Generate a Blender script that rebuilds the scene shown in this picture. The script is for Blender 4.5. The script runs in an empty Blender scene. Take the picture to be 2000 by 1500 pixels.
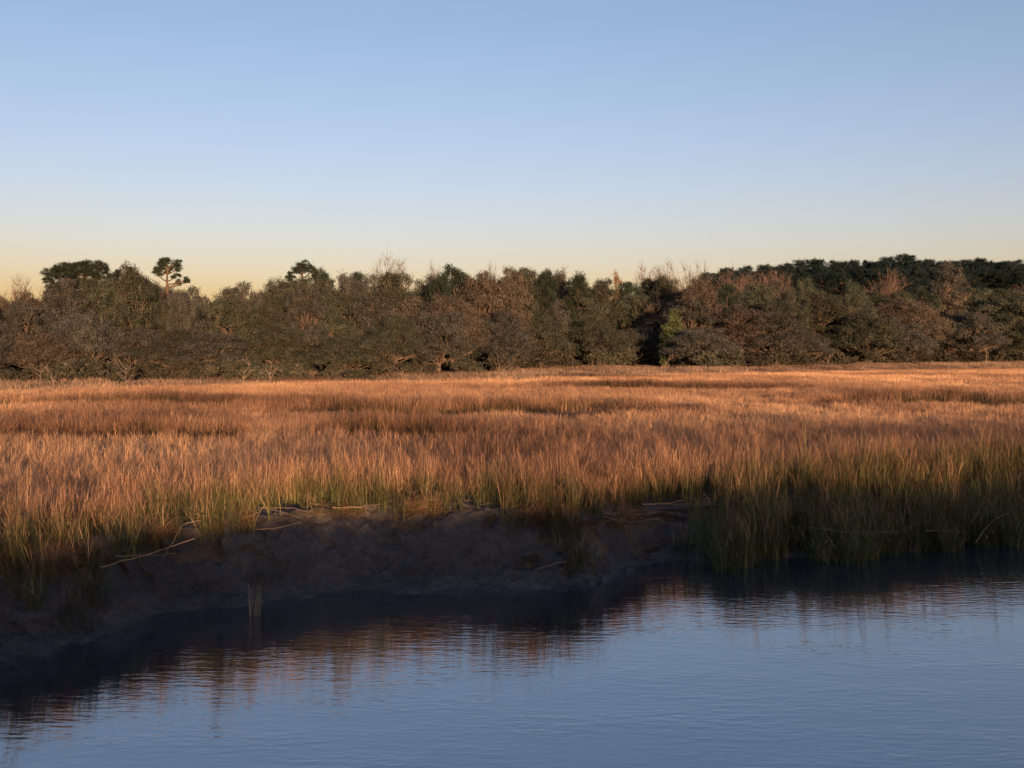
import bpy, math
import numpy as np
from mathutils import Vector

SC = bpy.context.scene
COL = SC.collection
R = math.radians
rng = np.random.default_rng(7)

# ---------------------------------------------------------------- camera, sky, sun, exposure
H = 4.2                       # camera height above the creek
F = 2000.0                    # focal length in photo pixels (photo 2000 wide)
YH = 690.0                    # horizon row in the photo
cam = bpy.data.cameras.new('camera')
cam.sensor_width = 36.0; cam.lens = 36.0 * F / 2000.0
cam.shift_y = -(750.0 - YH) / 2000.0
cam.clip_start = 0.1; cam.clip_end = 5000
cam_o = bpy.data.objects.new('camera', cam); COL.objects.link(cam_o)
cam_o.location = (0, 0, H); cam_o.rotation_euler = (R(90), 0, 0)
SC.camera = cam_o

SUN_EL, SUN_AZ = 2.7, 166.0    # degrees; azimuth clockwise from +Y (the sun stands behind the camera, to the right)
w = bpy.data.worlds.new('World'); SC.world = w; w.use_nodes = True
nt = w.node_tree; bg = nt.nodes['Background']
sky = nt.nodes.new('ShaderNodeTexSky'); sky.sky_type = 'NISHITA'; sky.sun_disc = False
sky.sun_elevation = R(SUN_EL); sky.sun_rotation = R(SUN_AZ)
sky.air_density = 1.0; sky.dust_density = 1.2; sky.ozone_density = 1.3
wb = nt.nodes.new('ShaderNodeMix'); wb.data_type = 'RGBA'; wb.blend_type = 'MULTIPLY'
wb.inputs[0].default_value = 1.0
stc = nt.nodes.new('ShaderNodeTexCoord'); sxyz = nt.nodes.new('ShaderNodeSeparateXYZ'); smr = nt.nodes.new('ShaderNodeMapRange'); smx = nt.nodes.new('ShaderNodeMix'); smx.data_type = 'RGBA'
smr.inputs[1].default_value = .06; smr.inputs[2].default_value = .30
smx.inputs[6].default_value = (1.03, .91, 1.37, 1); smx.inputs[7].default_value = (.885, .89, 1.18, 1)   # air a little rosier low down, clearer blue above, all round
nt.links.new(stc.outputs['Generated'], sxyz.inputs[0]); nt.links.new(sxyz.outputs[2], smr.inputs[0]); nt.links.new(smr.outputs[0], smx.inputs[0]); nt.links.new(smx.outputs[2], wb.inputs[7])
nt.links.new(sky.outputs[0], wb.inputs[6]); nt.links.new(wb.outputs[2], bg.inputs[0])
bg.inputs[1].default_value = 0.15
sd = bpy.data.lights.new('sun', 'SUN'); sd.energy = 5.0; sd.angle = R(0.6); sd.color = (1.0, 0.53, 0.28)
so = bpy.data.objects.new('sun', sd); COL.objects.link(so); so.location = (30, -30, 30)
e, a = R(SUN_EL), R(SUN_AZ)
to_sun = Vector((math.sin(a) * math.cos(e), math.cos(a) * math.cos(e), math.sin(e)))
so.rotation_euler = to_sun.to_track_quat('Z', 'Y').to_euler()
vs = SC.view_settings
vs.view_transform = 'Standard'; vs.look = 'None'; vs.gamma = 1; vs.use_curve_mapping = False
vs.exposure = 1.2
SC.cycles.max_bounces = 4; SC.cycles.diffuse_bounces = 2; SC.cycles.glossy_bounces = 2
SC.cycles.transparent_max_bounces = 4; SC.cycles.caustics_reflective = False; SC.cycles.caustics_refractive = False

# ---------------------------------------------------------------- helpers
def P(px, py, d):             # a photo pixel at depth d -> point
    return np.array([(px - 1000) / F * d, d, H + (YH - py) / F * d])

class Noise:
    def __init__(s, seed):
        s.t = np.random.default_rng(seed).random((256, 256))
    def __call__(s, x, y):
        x = np.asarray(x, float); y = np.asarray(y, float)
        xi = np.floor(x).astype(int); yi = np.floor(y).astype(int)
        u = x - xi; v = y - yi; u = u*u*(3-2*u); v = v*v*(3-2*v)
        a_, b_ = s.t[xi & 255, yi & 255], s.t[(xi+1) & 255, yi & 255]
        c_, d_ = s.t[xi & 255, (yi+1) & 255], s.t[(xi+1) & 255, (yi+1) & 255]
        return (a_*(1-u)+b_*u)*(1-v) + (c_*(1-u)+d_*u)*v
    def fbm(s, x, y, o=4):
        r, A = 0, 1.0
        for i in range(o):
            r = r + A*(s(np.asarray(x)*2**i + 17*i, np.asarray(y)*2**i + 31*i) - .5); A *= .5
        return r
N1, N2, N3 = Noise(1), Noise(2), Noise(3)
def sstep(a_, b_, x):
    t = np.clip((np.asarray(x, float)-a_)/(b_-a_), 0, 1); return t*t*(3-2*t)

def mesh(name, V, F_, mat=None, attrs=None, smooth=False):
    V = np.asarray(V, np.float32); F_ = np.asarray(F_, np.int32)
    me = bpy.data.meshes.new(name)
    me.vertices.add(len(V)); me.vertices.foreach_set('co', V.ravel())
    if len(F_):
        k = F_.shape[1]
        me.loops.add(F_.size); me.loops.foreach_set('vertex_index', F_.ravel())
        me.polygons.add(len(F_)); me.polygons.foreach_set('loop_start', np.arange(len(F_), dtype=np.int32)*k)
    for n, arr in (attrs or {}).items():
        arr = np.asarray(arr)
        if arr.dtype.kind == 'i':
            at = me.attributes.new(n, 'INT', 'POINT'); at.data.foreach_set('value', arr.astype(np.int32))
        elif arr.ndim == 1:
            at = me.attributes.new(n, 'FLOAT', 'POINT'); at.data.foreach_set('value', arr.astype(np.float32))
        else:
            at = me.attributes.new(n, 'FLOAT_VECTOR', 'POINT'); at.data.foreach_set('vector', arr.astype(np.float32).ravel())
    me.update(calc_edges=True)
    if smooth and len(F_): me.polygons.foreach_set('use_smooth', np.ones(len(F_), bool))
    if mat: me.materials.append(mat)
    return me
def obj(name, me, parent=None, **props):
    o = bpy.data.objects.new(name, me); COL.objects.link(o); o.parent = parent
    for k, v in props.items(): o[k] = v
    return o
def join(parts):              # [(V,F)] -> V,F
    Vs, Fs, n = [], [], 0
    for V, F_ in parts:
        Vs.append(V); Fs.append(np.asarray(F_)+n); n += len(V)
    return np.concatenate(Vs), np.concatenate(Fs)
def tube(pts, rad, n=6):
    pts = np.asarray(pts, float); m = len(pts); rad = np.broadcast_to(rad, (m,))
    T = np.gradient(pts, axis=0); T /= np.linalg.norm(T, axis=1, keepdims=True)+1e-9
    ref = np.array([0., 0., 1.]) if abs(T[0, 2]) < .9 else np.array([1., 0, 0])
    A = np.cross(T, ref); A /= np.linalg.norm(A, axis=1, keepdims=True)+1e-9
    B = np.cross(T, A)
    th = np.arange(n)/n*2*np.pi
    V = pts[:, None] + rad[:, None, None]*(np.cos(th)[None, :, None]*A[:, None] + np.sin(th)[None, :, None]*B[:, None])
    V = V.reshape(-1, 3)
    i, j = np.meshgrid(np.arange(m-1), np.arange(n), indexing='ij'); j2 = (j+1) % n
    Fq = np.stack([i*n+j, i*n+j2, (i+1)*n+j2, (i+1)*n+j], -1).reshape(-1, 4)
    return V, Fq
def bez(p0, p1, p2, n):
    t = np.linspace(0, 1, n)[:, None]
    return (1-t)**2*np.asarray(p0) + 2*t*(1-t)*np.asarray(p1) + t*t*np.asarray(p2)
def unit(v): return v/(np.linalg.norm(v, axis=-1, keepdims=True)+1e-9)

# ---------------------------------------------------------------- materials
def mat(name):
    m = bpy.data.materials.new(name); m.use_nodes = True
    return m, m.node_tree, m.node_tree.nodes['Principled BSDF']
def nd(t, typ, **kw):
    n = t.nodes.new(typ)
    for k, v in kw.items(): setattr(n, k, v)
    return n
def ramp(t, fac, stops):
    r = nd(t, 'ShaderNodeValToRGB'); cr = r.color_ramp
    while len(cr.elements) < len(stops): cr.elements.new(.5)
    for el, (p, c) in zip(cr.elements, stops): el.position = p; el.color = (*c, 1)
    if fac is not None: t.links.new(fac, r.inputs[0])
    return r.outputs[0]
def mixc(t, f, a_, b_, blend='MIX'):
    m = nd(t, 'ShaderNodeMix', data_type='RGBA', blend_type=blend)
    for i, v in ((0, f), (6, a_), (7, b_)):
        if hasattr(v, 'is_linked'): t.links.new(v, m.inputs[i])
        elif isinstance(v, tuple): m.inputs[i].default_value = (*v, 1)
        else: m.inputs[i].default_value = v
    return m.outputs[2]
def math_n(t, op, *ins, clamp=False):
    m = nd(t, 'ShaderNodeMath', operation=op, use_clamp=clamp)
    for i, v in enumerate(ins):
        if hasattr(v, 'is_linked'): t.links.new(v, m.inputs[i])
        else: m.inputs[i].default_value = v
    return m.outputs[0]
def attr(t, name, typ='GEOMETRY'):
    return nd(t, 'ShaderNodeAttribute', attribute_name=name, attribute_type=typ).outputs['Fac']
def noise(t, vec, scale, detail=4, rough=.55, dims='3D'):
    n = nd(t, 'ShaderNodeTexNoise'); n.inputs['Scale'].default_value = scale
    n.inputs['Detail'].default_value = detail; n.inputs['Roughness'].default_value = rough
    if vec is not None: t.links.new(vec, n.inputs['Vector'])
    return n.outputs['Fac']

def leaf_mat(name, stops, transl=.25, hv=.5):
    m, t, b = mat(name)
    c = ramp(t, attr(t, 'lc'), stops)
    rnd = nd(t, 'ShaderNodeObjectInfo').outputs['Random']
    hsv = nd(t, 'ShaderNodeHueSaturation'); t.links.new(c, hsv.inputs['Color'])
    t.links.new(math_n(t, 'MULTIPLY_ADD', rnd, .07, .465), hsv.inputs['Hue'])
    t.links.new(math_n(t, 'MULTIPLY_ADD', rnd, hv, 1-hv/2), hsv.inputs['Value'])
    b.inputs['Roughness'].default_value = .75; b.inputs['Specular IOR Level'].default_value = .15
    t.links.new(hsv.outputs[0], b.inputs['Base Color'])
    tr = nd(t, 'ShaderNodeBsdfTranslucent'); t.links.new(hsv.outputs[0], tr.inputs[0])
    mx = nd(t, 'ShaderNodeMixShader'); mx.inputs[0].default_value = transl
    t.links.new(b.outputs[0], mx.inputs[1]); t.links.new(tr.outputs[0], mx.inputs[2])
    t.links.new(mx.outputs[0], t.nodes['Material Output'].inputs[0])
    return m
M_OAK = leaf_mat('oak_leaves', [(0, (.022, .029, .026)), (.45, (.050, .058, .051)), (.8, (.085, .090, .080)), (1, (.135, .135, .118))])
M_OAK2 = leaf_mat('olive_leaves', [(0, (.019, .027, .019)), (.45, (.040, .051, .036)), (.8, (.068, .079, .057)), (1, (.11, .117, .088))])
M_OAK3 = leaf_mat('brown_leaves', [(0, (.032, .030, .025)), (.45, (.066, .060, .049)), (.8, (.104, .092, .076)), (1, (.16, .14, .12))])
M_RIDGE_SHADE = leaf_mat('ridge_needles_shaded', [(0, (.006, .016, .017)), (.5, (.011, .026, .026)), (1, (.024, .042, .036))])  # shade on the far ridge put into the needle colour, darker than the pine
M_PINE = leaf_mat('pine_needles', [(0, (.012, .022, .016)), (.5, (.022, .036, .024)), (1, (.045, .058, .034))])
M_SHRUB = leaf_mat('shrub_leaves', [(0, (.03, .036, .025)), (.5, (.056, .060, .044)), (1, (.11, .10, .075))])
M_CEDAR = leaf_mat('cedar_leaves', [(0, (.035, .048, .022)), (.5, (.065, .08, .034)), (1, (.10, .11, .05))])
M_RUSSET = leaf_mat('russet_leaves', [(0, (.10, .06, .04)), (.5, (.17, .10, .065)), (1, (.24, .15, .10))])

def bark_mat(name, c1, c2):
    m, t, b = mat(name)
    tc = nd(t, 'ShaderNodeTexCoord')
    f = noise(t, tc.outputs['Object'], 3.0, 6, .7)
    t.links.new(ramp(t, f, [(.3, c1), (.7, c2)]), b.inputs['Base Color'])
    bp = nd(t, 'ShaderNodeBump'); bp.inputs['Distance'].default_value = .03; t.links.new(noise(t, tc.outputs['Object'], 9, 4), bp.inputs['Height'])
    t.links.new(bp.outputs[0], b.inputs['Normal'])
    b.inputs['Roughness'].default_value = .9; b.inputs['Specular IOR Level'].default_value = .1
    return m
M_BARK = bark_mat('oak_bark', (.055, .046, .037), (.14, .115, .09))
M_PBARK = bark_mat('pine_bark', (.05, .037, .03), (.12, .085, .062))
M_TWIG = bark_mat('bare_twigs', (.085, .068, .058), (.155, .12, .10))
M_DEAD = bark_mat('weathered_wood', (.13, .105, .08), (.28, .23, .18))
M_REED = bark_mat('dead_reed', (.12, .095, .062), (.26, .21, .14))

def grass_mat(name, tan, green, dry=False):
    m, t, b = mat(name)
    rnd = attr(t, 'rnd'); h = attr(t, 'hgt')
    gi = attr(t, 'gtint', 'INSTANCER'); vi = attr(t, 'vtint', 'INSTANCER')
    c = ramp(t, rnd, tan); g = ramp(t, rnd, green)
    # living green sheaths low on the stem where the stand is green (gtint), straw above
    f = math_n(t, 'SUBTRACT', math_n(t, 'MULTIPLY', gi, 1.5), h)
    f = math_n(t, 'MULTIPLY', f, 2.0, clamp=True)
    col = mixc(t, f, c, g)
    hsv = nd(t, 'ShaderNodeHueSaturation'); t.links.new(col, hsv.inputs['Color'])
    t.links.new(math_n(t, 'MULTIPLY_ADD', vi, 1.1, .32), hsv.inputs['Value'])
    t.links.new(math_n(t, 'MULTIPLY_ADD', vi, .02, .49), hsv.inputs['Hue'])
    t.links.new(hsv.outputs[0], b.inputs['Base Color'])
    b.inputs['Roughness'].default_value = .65; b.inputs['Specular IOR Level'].default_value = .2
    tr = nd(t, 'ShaderNodeBsdfTranslucent'); t.links.new(hsv.outputs[0], tr.inputs[0])
    mx = nd(t, 'ShaderNodeMixShader'); mx.inputs[0].default_value = .25
    t.links.new(b.outputs[0], mx.inputs[1]); t.links.new(tr.outputs[0], mx.inputs[2])
    t.links.new(mx.outputs[0], t.nodes['Material Output'].inputs[0])
    return m
M_GRASS = grass_mat('cordgrass', [(0, (.23, .135, .078)), (.5, (.46, .285, .165)), (1, (.65, .45, .27))],
                    [(0, (.055, .070, .028)), (.5, (.10, .122, .046)), (1, (.185, .195, .085))])
M_RUSH = grass_mat('high_marsh_grass', [(0, (.13, .10, .075)), (.5, (.20, .15, .11)), (1, (.30, .22, .15))],
                   [(0, (.05, .05, .02)), (.5, (.08, .075, .03)), (1, (.12, .11, .05))])

def mud_mat(name, c1, c2, c3, rough, bd, wet=False):
    m, t, b = mat(name)
    tc = nd(t, 'ShaderNodeTexCoord'); v = tc.outputs['Object']
    f = noise(t, v, 1.1, 8, .65)
    c = ramp(t, f, [(.3, c1), (.52, c2), (.72, c3)])
    f2 = noise(t, v, 9, 6, .7)
    c = mixc(t, .5, c, ramp(t, f2, [(.3, (.45, .43, .42)), (.7, (1.3, 1.25, 1.2))]), 'MULTIPLY')
    t.links.new(c, b.inputs['Base Color'])
    r = nd(t, 'ShaderNodeMapRange'); t.links.new(f, r.inputs[0]); r.inputs[3].default_value = rough; r.inputs[4].default_value = min(1, rough+.35)
    t.links.new(r.outputs[0], b.inputs['Roughness'])
    b.inputs['Specular IOR Level'].default_value = .5
    if wet:                   # the foot of the bank, left wet by the tide: darker and glossy
        sp = nd(t, 'ShaderNodeSeparateXYZ'); t.links.new(v, sp.inputs[0])
        wz = nd(t, 'ShaderNodeMapRange'); wz.inputs[1].default_value = .62; wz.inputs[2].default_value = .2
        t.links.new(math_n(t, 'ADD', sp.outputs[2], math_n(t, 'MULTIPLY_ADD', noise(t, v, 2.3, 5, .6), .7, -.35)), wz.inputs[0])
        t.links.new(mixc(t, wz.outputs[0], c, mixc(t, 1.0, c, (.86, .89, .95), 'MULTIPLY')), b.inputs['Base Color'])
        rm = nd(t, 'ShaderNodeMapRange'); t.links.new(wz.outputs[0], rm.inputs[0]); rm.inputs[3].default_value = .72; rm.inputs[4].default_value = .22
        t.links.new(rm.outputs[0], b.inputs['Roughness'])
    bp = nd(t, 'ShaderNodeBump'); bp.inputs['Distance'].default_value = bd*1.6
    t.links.new(math_n(t, 'ADD', f2, math_n(t, 'MULTIPLY', noise(t, v, 32, 4, .7), .4)), bp.inputs['Height'])
    t.links.new(bp.outputs[0], b.inputs['Normal'])
    return m
M_MUD = mud_mat('creek_mud', (.043, .044, .049), (.080, .080, .084), (.128, .117, .110), .38, .07, True)
M_GROUND = mud_mat('marsh_soil', (.05, .042, .032), (.085, .068, .05), (.12, .095, .065), .7, .04)

def water_mat():
    m, t, b = mat('creek_water')
    b.inputs['Base Color'].default_value = (.018, .026, .038, 1)
    b.inputs['Roughness'].default_value = .03; b.inputs['IOR'].default_value = 2.5
    tc = nd(t, 'ShaderNodeTexCoord'); ge = nd(t, 'ShaderNodeNewGeometry')
    def layer(rot, sx, sy, det):
        mp = nd(t, 'ShaderNodeMapping'); mp.inputs['Rotation'].default_value = (0, 0, R(rot)); mp.inputs['Scale'].default_value = (sx, sy, 1)
        t.links.new(ge.outputs['Position'], mp.inputs['Vector'])
        return noise(t, mp.outputs[0], 1.0, det, .5)
    l1 = layer(14, 2.8, 8.5, 2); l2 = layer(-24, 4.4, 15.0, 2); l3 = layer(5, .45, .8, 2); l4 = layer(40, 9, 20, 1)
    gust = ramp(t, l3, [(.35, (.35,)*3), (.65, (1,)*3)])
    hgt = math_n(t, 'ADD', math_n(t, 'MULTIPLY', l1, .030), math_n(t, 'MULTIPLY', l2, .016))
    hgt = math_n(t, 'ADD', hgt, math_n(t, 'MULTIPLY', l4, .0035))
    hgt = math_n(t, 'MULTIPLY', hgt, gust)
    bp = nd(t, 'ShaderNodeBump'); bp.inputs['Distance'].default_value = .19; bp.inputs['Strength'].default_value = 1
    t.links.new(hgt, bp.inputs['Height']); t.links.new(bp.outputs[0], b.inputs['Normal'])
    gl = nd(t, 'ShaderNodeBsdfGlossy'); gl.inputs['Roughness'].default_value = .03; gl.inputs['Color'].default_value = (.95, .97, 1, 1); t.links.new(bp.outputs[0], gl.inputs['Normal'])
    mx = nd(t, 'ShaderNodeMixShader'); mx.inputs[0].default_value = .16
    t.links.new(b.outputs[0], mx.inputs[1]); t.links.new(gl.outputs[0], mx.inputs[2]); t.links.new(mx.outputs[0], t.nodes['Material Output'].inputs[0])
    return m
M_WATER = water_mat()

# ---------------------------------------------------------------- lie of the land
def itp(xs, ys): return lambda x: np.interp(x, xs, ys)
WX = [-1500, -300, -100, 0, 100, 200, 240, 300, 400, 500, 620, 700, 800, 1000, 1100, 1170, 1220, 1250, 1300, 1380, 1420, 1500, 1540, 1660, 1740, 1900, 2000, 2200, 3500]
WD = [12, 12.9, 13.5, 14.0, 14.3, 15.0, 15.7, 16.5, 16.9, 17.1, 17.8, 18.1, 18.1, 18.1, 18.4, 18.7, 19.6, 20.3, 20.7, 20.4, 19.8, 20.8, 21.2, 20.9, 21.5, 22.4, 22.7, 23.5, 26]
d_water = itp(WX, WD)
LX = [-1500, -300, 0, 100, 200, 280, 420, 500, 600, 750, 900, 1050, 1150, 1220, 1300, 1380, 1450, 1600, 2000, 2400, 3500]
LD = [13.6, 14.6, 15.6, 15.6, 16.3, 17.4, 18.0, 18.3, 19.0, 19.7, 20.0, 19.9, 19.8, 20.9, 22.4, 22.8, 22.8, 23.6, 25.6, 27, 30]
LZ = [1.2, 1.15, 1.08, 1.0, .98, 1.12, 1.2, 1.25, 1.25, 1.25, 1.22, 1.1, .96, .82, .76, .8, .9, 1.05, 1.2, 1.25, 1.25]
d_lip = itp(LX, LD); z_lip = itp(LX, LZ)
EX = [-1500, -400, 0, 600, 1000, 1400, 2000, 2400, 3500]
d_end = itp(EX, [55, 62, 69, 88, 98, 124, 170, 190, 230])       # where the cordgrass ends
d_wood = itp([-1500, -400, 0, 600, 960, 1060, 1290, 1345, 1400, 1500, 2000, 2400, 3500], [70, 80, 88, 100, 114, 148, 168, 150, 146, 158, 206, 230, 270])    # where the wood begins
z_wood = itp(EX, [1.4, 1.4, 1.45, 1.55, 1.7, 1.9, 2.2, 2.3, 2.3])
def pxof(x, y): return 1000 + F*np.asarray(x)/np.maximum(np.asarray(y, float), 4.0)
def marsh_z(x, y):
    px = np.clip(pxof(x, y), -1500, 3500)
    z = 1.25 + .10*N1.fbm(np.asarray(x)/6, np.asarray(y)/6, 3)
    zl = z_lip(px); k = sstep(0, 4, y-d_lip(px)); z = zl*(1-k) + z*k
    de, dw = d_end(px), d_wood(px)
    z = z + (z_wood(px)-1.25)*sstep(0, 1, (y-de)/(dw-de))
    ridge = sstep(1250, 1800, px)*6 + 1.0
    z = z + ridge*sstep(0, 1, (y-dw)/110.0)
    return z
def bank_z(x, y):             # the creek side, mud from the bed up to the lip
    px = np.clip(pxof(x, y), -1500, 3500)
    dw, dl, zl = d_water(px), d_lip(px), z_lip(px)
    t = (y-dw)/(dl-dw)
    foot = .22 + .25*N2(x/1.3+5, 0*y+3) + .25*sstep(260, 120, px)
    foot = np.where(px > 1230, .55, foot)
    tt = np.clip(t, 0, 1)
    z = zl*(.16*np.minimum(tt/foot, 1) + .84*sstep(foot*.75, 1.02, tt))
    z = np.where(t < 0, -.45*(dw-y), z)
    return np.where(t > 1, marsh_z(x, y)+.012, z), t
def ground_z(x, y):
    x = np.asarray(x, float); y = np.asarray(y, float)
    zb, t = bank_z(x, np.maximum(y, 4)); zm = marsh_z(x, np.maximum(y, 4))
    z = np.where(t > 1, zm, np.maximum(zb-.3, -1.2))
    k = sstep(0, 1, (t-1)/.25); z = np.where(t > 1, z-.3*(1-k), z)
    near = 1.25*sstep(3.8, 1.6, y + .5*N2.fbm(x/3, x*0, 2)) - 1.2*sstep(1.6, 6, y)
    return np.where(y < 8, np.where(y < 6, near, np.maximum(near, -1.2)), z)

def axis(core0, core1, step, lo, hi, g=1.09):
    a_ = list(np.arange(core0, core1, step)); s = step
    while a_[-1] < hi: s *= g; a_.append(a_[-1]+s)
    s = step; b_ = [core0]
    while b_[-1] > lo: s *= g; b_.append(b_[-1]-s)
    return np.array(b_[:0:-1] + a_)
xs = axis(-16, 18, .3, -1200, 1200); ys = axis(10, 30, .22, -1100, 1300)
X, Y = np.meshgrid(np.clip(xs, -1200, 1200), np.clip(ys, -1100, 1300), indexing='ij'); Z = ground_z(X, Y)
n0, n1 = X.shape
ii, jj = np.meshgrid(np.arange(n0-1), np.arange(n1-1), indexing='ij')
Fg = np.stack([ii*n1+jj, (ii+1)*n1+jj, (ii+1)*n1+jj+1, ii*n1+jj+1], -1).reshape(-1, 4)
obj('marsh_ground', mesh('marsh_ground', np.stack([X, Y, Z], -1).reshape(-1, 3), Fg, M_GROUND, smooth=True), kind='structure',
    label='dark peaty marsh soil under the cordgrass reaching to the wood', category='ground')

# the mud bank, finely lumped
pxs = np.concatenate([np.arange(-700, -60, 9), np.arange(-60, 2080, 3.2), np.arange(2080, 2800, 9)])
nt_ = 84
tt = np.concatenate([np.linspace(-.9, 0, 12)[:-1], np.linspace(0, 1.05, 58), np.linspace(1.05, 1.9, 15)[1:]])
PX, T = np.meshgrid(pxs, tt, indexing='ij')
dw, dl = d_water(PX), d_lip(PX)
D = dw + T*(dl-dw)
Xb = (PX-1000)/F*D
Zb, _ = bank_z(Xb, D)
on = sstep(-.5, .1, T)*(1-.8*sstep(.95, 1.2, T))
bil = np.abs(N1.fbm(Xb/.9, D/.7+Zb*1.2, 4))
lump = .40*(.35-bil*1.3) + .22*N3.fbm(Xb/.5, D/.33+Zb*2.4, 4) + .15*(.25-np.abs(N1.fbm(Xb/.3, D/.22+Zb*3.4, 3))*1.3)
gully = np.clip(.10-np.abs(N2.fbm(Xb/1.5+9, Zb*.7+D*.5, 3)), 0, .1)*2.0
clod = np.maximum(N2.fbm(Xb/.24, D/.2+Zb*3, 3), 0)
Zd = Zb + on*(.42*lump + .07*N2.fbm(Xb/.12, D/.12+Zb*8, 2) + .06*clod)
Dd = D - on*sstep(.1, .5, T)*(lump*.75+.07*clod) + on*gully*.8*sstep(.15, .6, T)
Dd = Dd + .30*sstep(.55, .8, T)*sstep(1.0, .85, T)*(.4+N3(Xb/.8, Xb*0+4))      # undercut below the root mat
Xd = Xb + on*.10*N1.fbm(Xb/.35+40, D/.35+Zb*2, 3)
V = np.stack([Xd, Dd, Zd], -1).reshape(-1, 3)
n0, n1 = PX.shape
ii, jj = np.meshgrid(np.arange(n0-1), np.arange(n1-1), indexing='ij')
Fb = np.stack([ii*n1+jj, (ii+1)*n1+jj, (ii+1)*n1+jj+1, ii*n1+jj+1], -1).reshape(-1, 4)
obj('mud_bank', mesh('mud_bank', V, Fb, M_MUD, smooth=True), kind='structure',
    label='slumped dark mud bank along the far side of the creek', category='bank')
def bank_surf(px, t):         # nearest vertex of the built bank
    i = int(np.argmin(np.abs(pxs-px))); j = int(np.argmin(np.abs(tt-t)))
    return V[i*n1+j].copy()

# water
obj('creek_water', mesh('creek_water', [(-300, .5, 0), (300, .5, 0), (300, 34, 0), (-300, 34, 0)], [(0, 1, 2, 3)], M_WATER), kind='structure',
    label='rippled blue tidal creek reflecting the evening sky', category='water')

# ---------------------------------------------------------------- grass
def blades(n, radius, hmin, hmax, width, lean, seed, seg=3, leaves=0):
    r = np.random.default_rng(seed)
    rad = radius*np.sqrt(r.random(n)); th = r.random(n)*6.283
    base = np.stack([rad*np.cos(th), rad*np.sin(th), np.full(n, -.05)], -1)
    hgt = hmin + (hmax-hmin)*r.random(n)**.8
    az = r.random(n)*6.283; ln = lean*r.random(n)**1.5*hgt
    dirv = np.stack([np.cos(az), np.sin(az), 0*az], -1)
    fa = r.random(n)*6.283; side = np.stack([np.cos(fa), np.sin(fa), 0*fa], -1)
    Vs = []; hs = []
    for k in range(seg+1):
        t = k/seg
        c = base + dirv*(ln*t**1.8)[:, None]; c[:, 2] += hgt*(t - .08*t**2*(ln/hgt))
        wd = width*(.55+.45*math.sin(math.pi*min(1, t*1.25+.15)))*(1-t**3*.85)*(.7+.6*r.random(n))
        Vs += [c-side*wd[:, None]/2, c+side*wd[:, None]/2]; hs += [np.full(n, t)]*2
    V_ = np.stack(Vs, 1); m = 2*(seg+1)
    b0 = np.arange(n)[:, None]*m
    Fs = np.concatenate([b0 + np.array([2*k, 2*k+1, 2*k+3, 2*k+2]) for k in range(seg)])
    rn = np.repeat(r.random(n), m)
    if leaves:                # narrow leaves leaving the stems at mid height
        k_ = n*leaves; own = np.repeat(np.arange(n), leaves)
        t0 = .25+.6*r.random(k_); L = .22+.25*r.random(k_)
        b2 = base[own] + dirv[own]*(ln[own]*t0**1.8)[:, None]; b2[:, 2] += hgt[own]*t0
        a2 = r.random(k_)*6.283; d2 = np.stack([np.cos(a2), np.sin(a2), 0*a2], -1); s2 = np.stack([-np.sin(a2), np.cos(a2), 0*a2], -1)
        lv = []; lh = []
        for t in (0, .5, 1):
            c = b2 + d2*(L*(.18*t+.42*t*t))[:, None]; c[:, 2] += L*(.95*t-.35*t*t)
            wd = (width*.8*(1-.85*t)); lv += [c-s2*wd/2, c+s2*wd/2]; lh += [np.clip((b2[:, 2]+L*.6*t)/hmax, 0, 1)]*2
        LV = np.stack(lv, 1); LH = np.stack(lh, 1).ravel(); o0 = n*m
        LF = np.concatenate([o0+np.arange(k_)[:, None]*6+np.array([2*q, 2*q+1, 2*q+3, 2*q+2]) for q in range(2)])
        hh = (np.stack(hs, 1)*(hgt/hmax)[:, None]).ravel()
        return np.concatenate([V_.reshape(-1, 3), LV.reshape(-1, 3)]), np.concatenate([Fs, LF]), np.concatenate([rn, np.repeat(r.random(k_), 6)]), np.concatenate([hh, LH])
    # a tall stem's height as a share of the stand, so the green line sits level
    hh = (np.stack(hs, 1)*(hgt/hmax)[:, None]).ravel()
    return V_.reshape(-1, 3), Fs, rn, hh
def proto_collection(name, specs, material):
    c = bpy.data.collections.new(name)
    for i, s in enumerate(specs):
        V_, F_, rn, hh = blades(*s)
        o = bpy.data.objects.new('%s_%02d' % (name, i), mesh(name, V_, F_, material, {'rnd': rn, 'hgt': hh}))
        c.objects.link(o)
    return c
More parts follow.
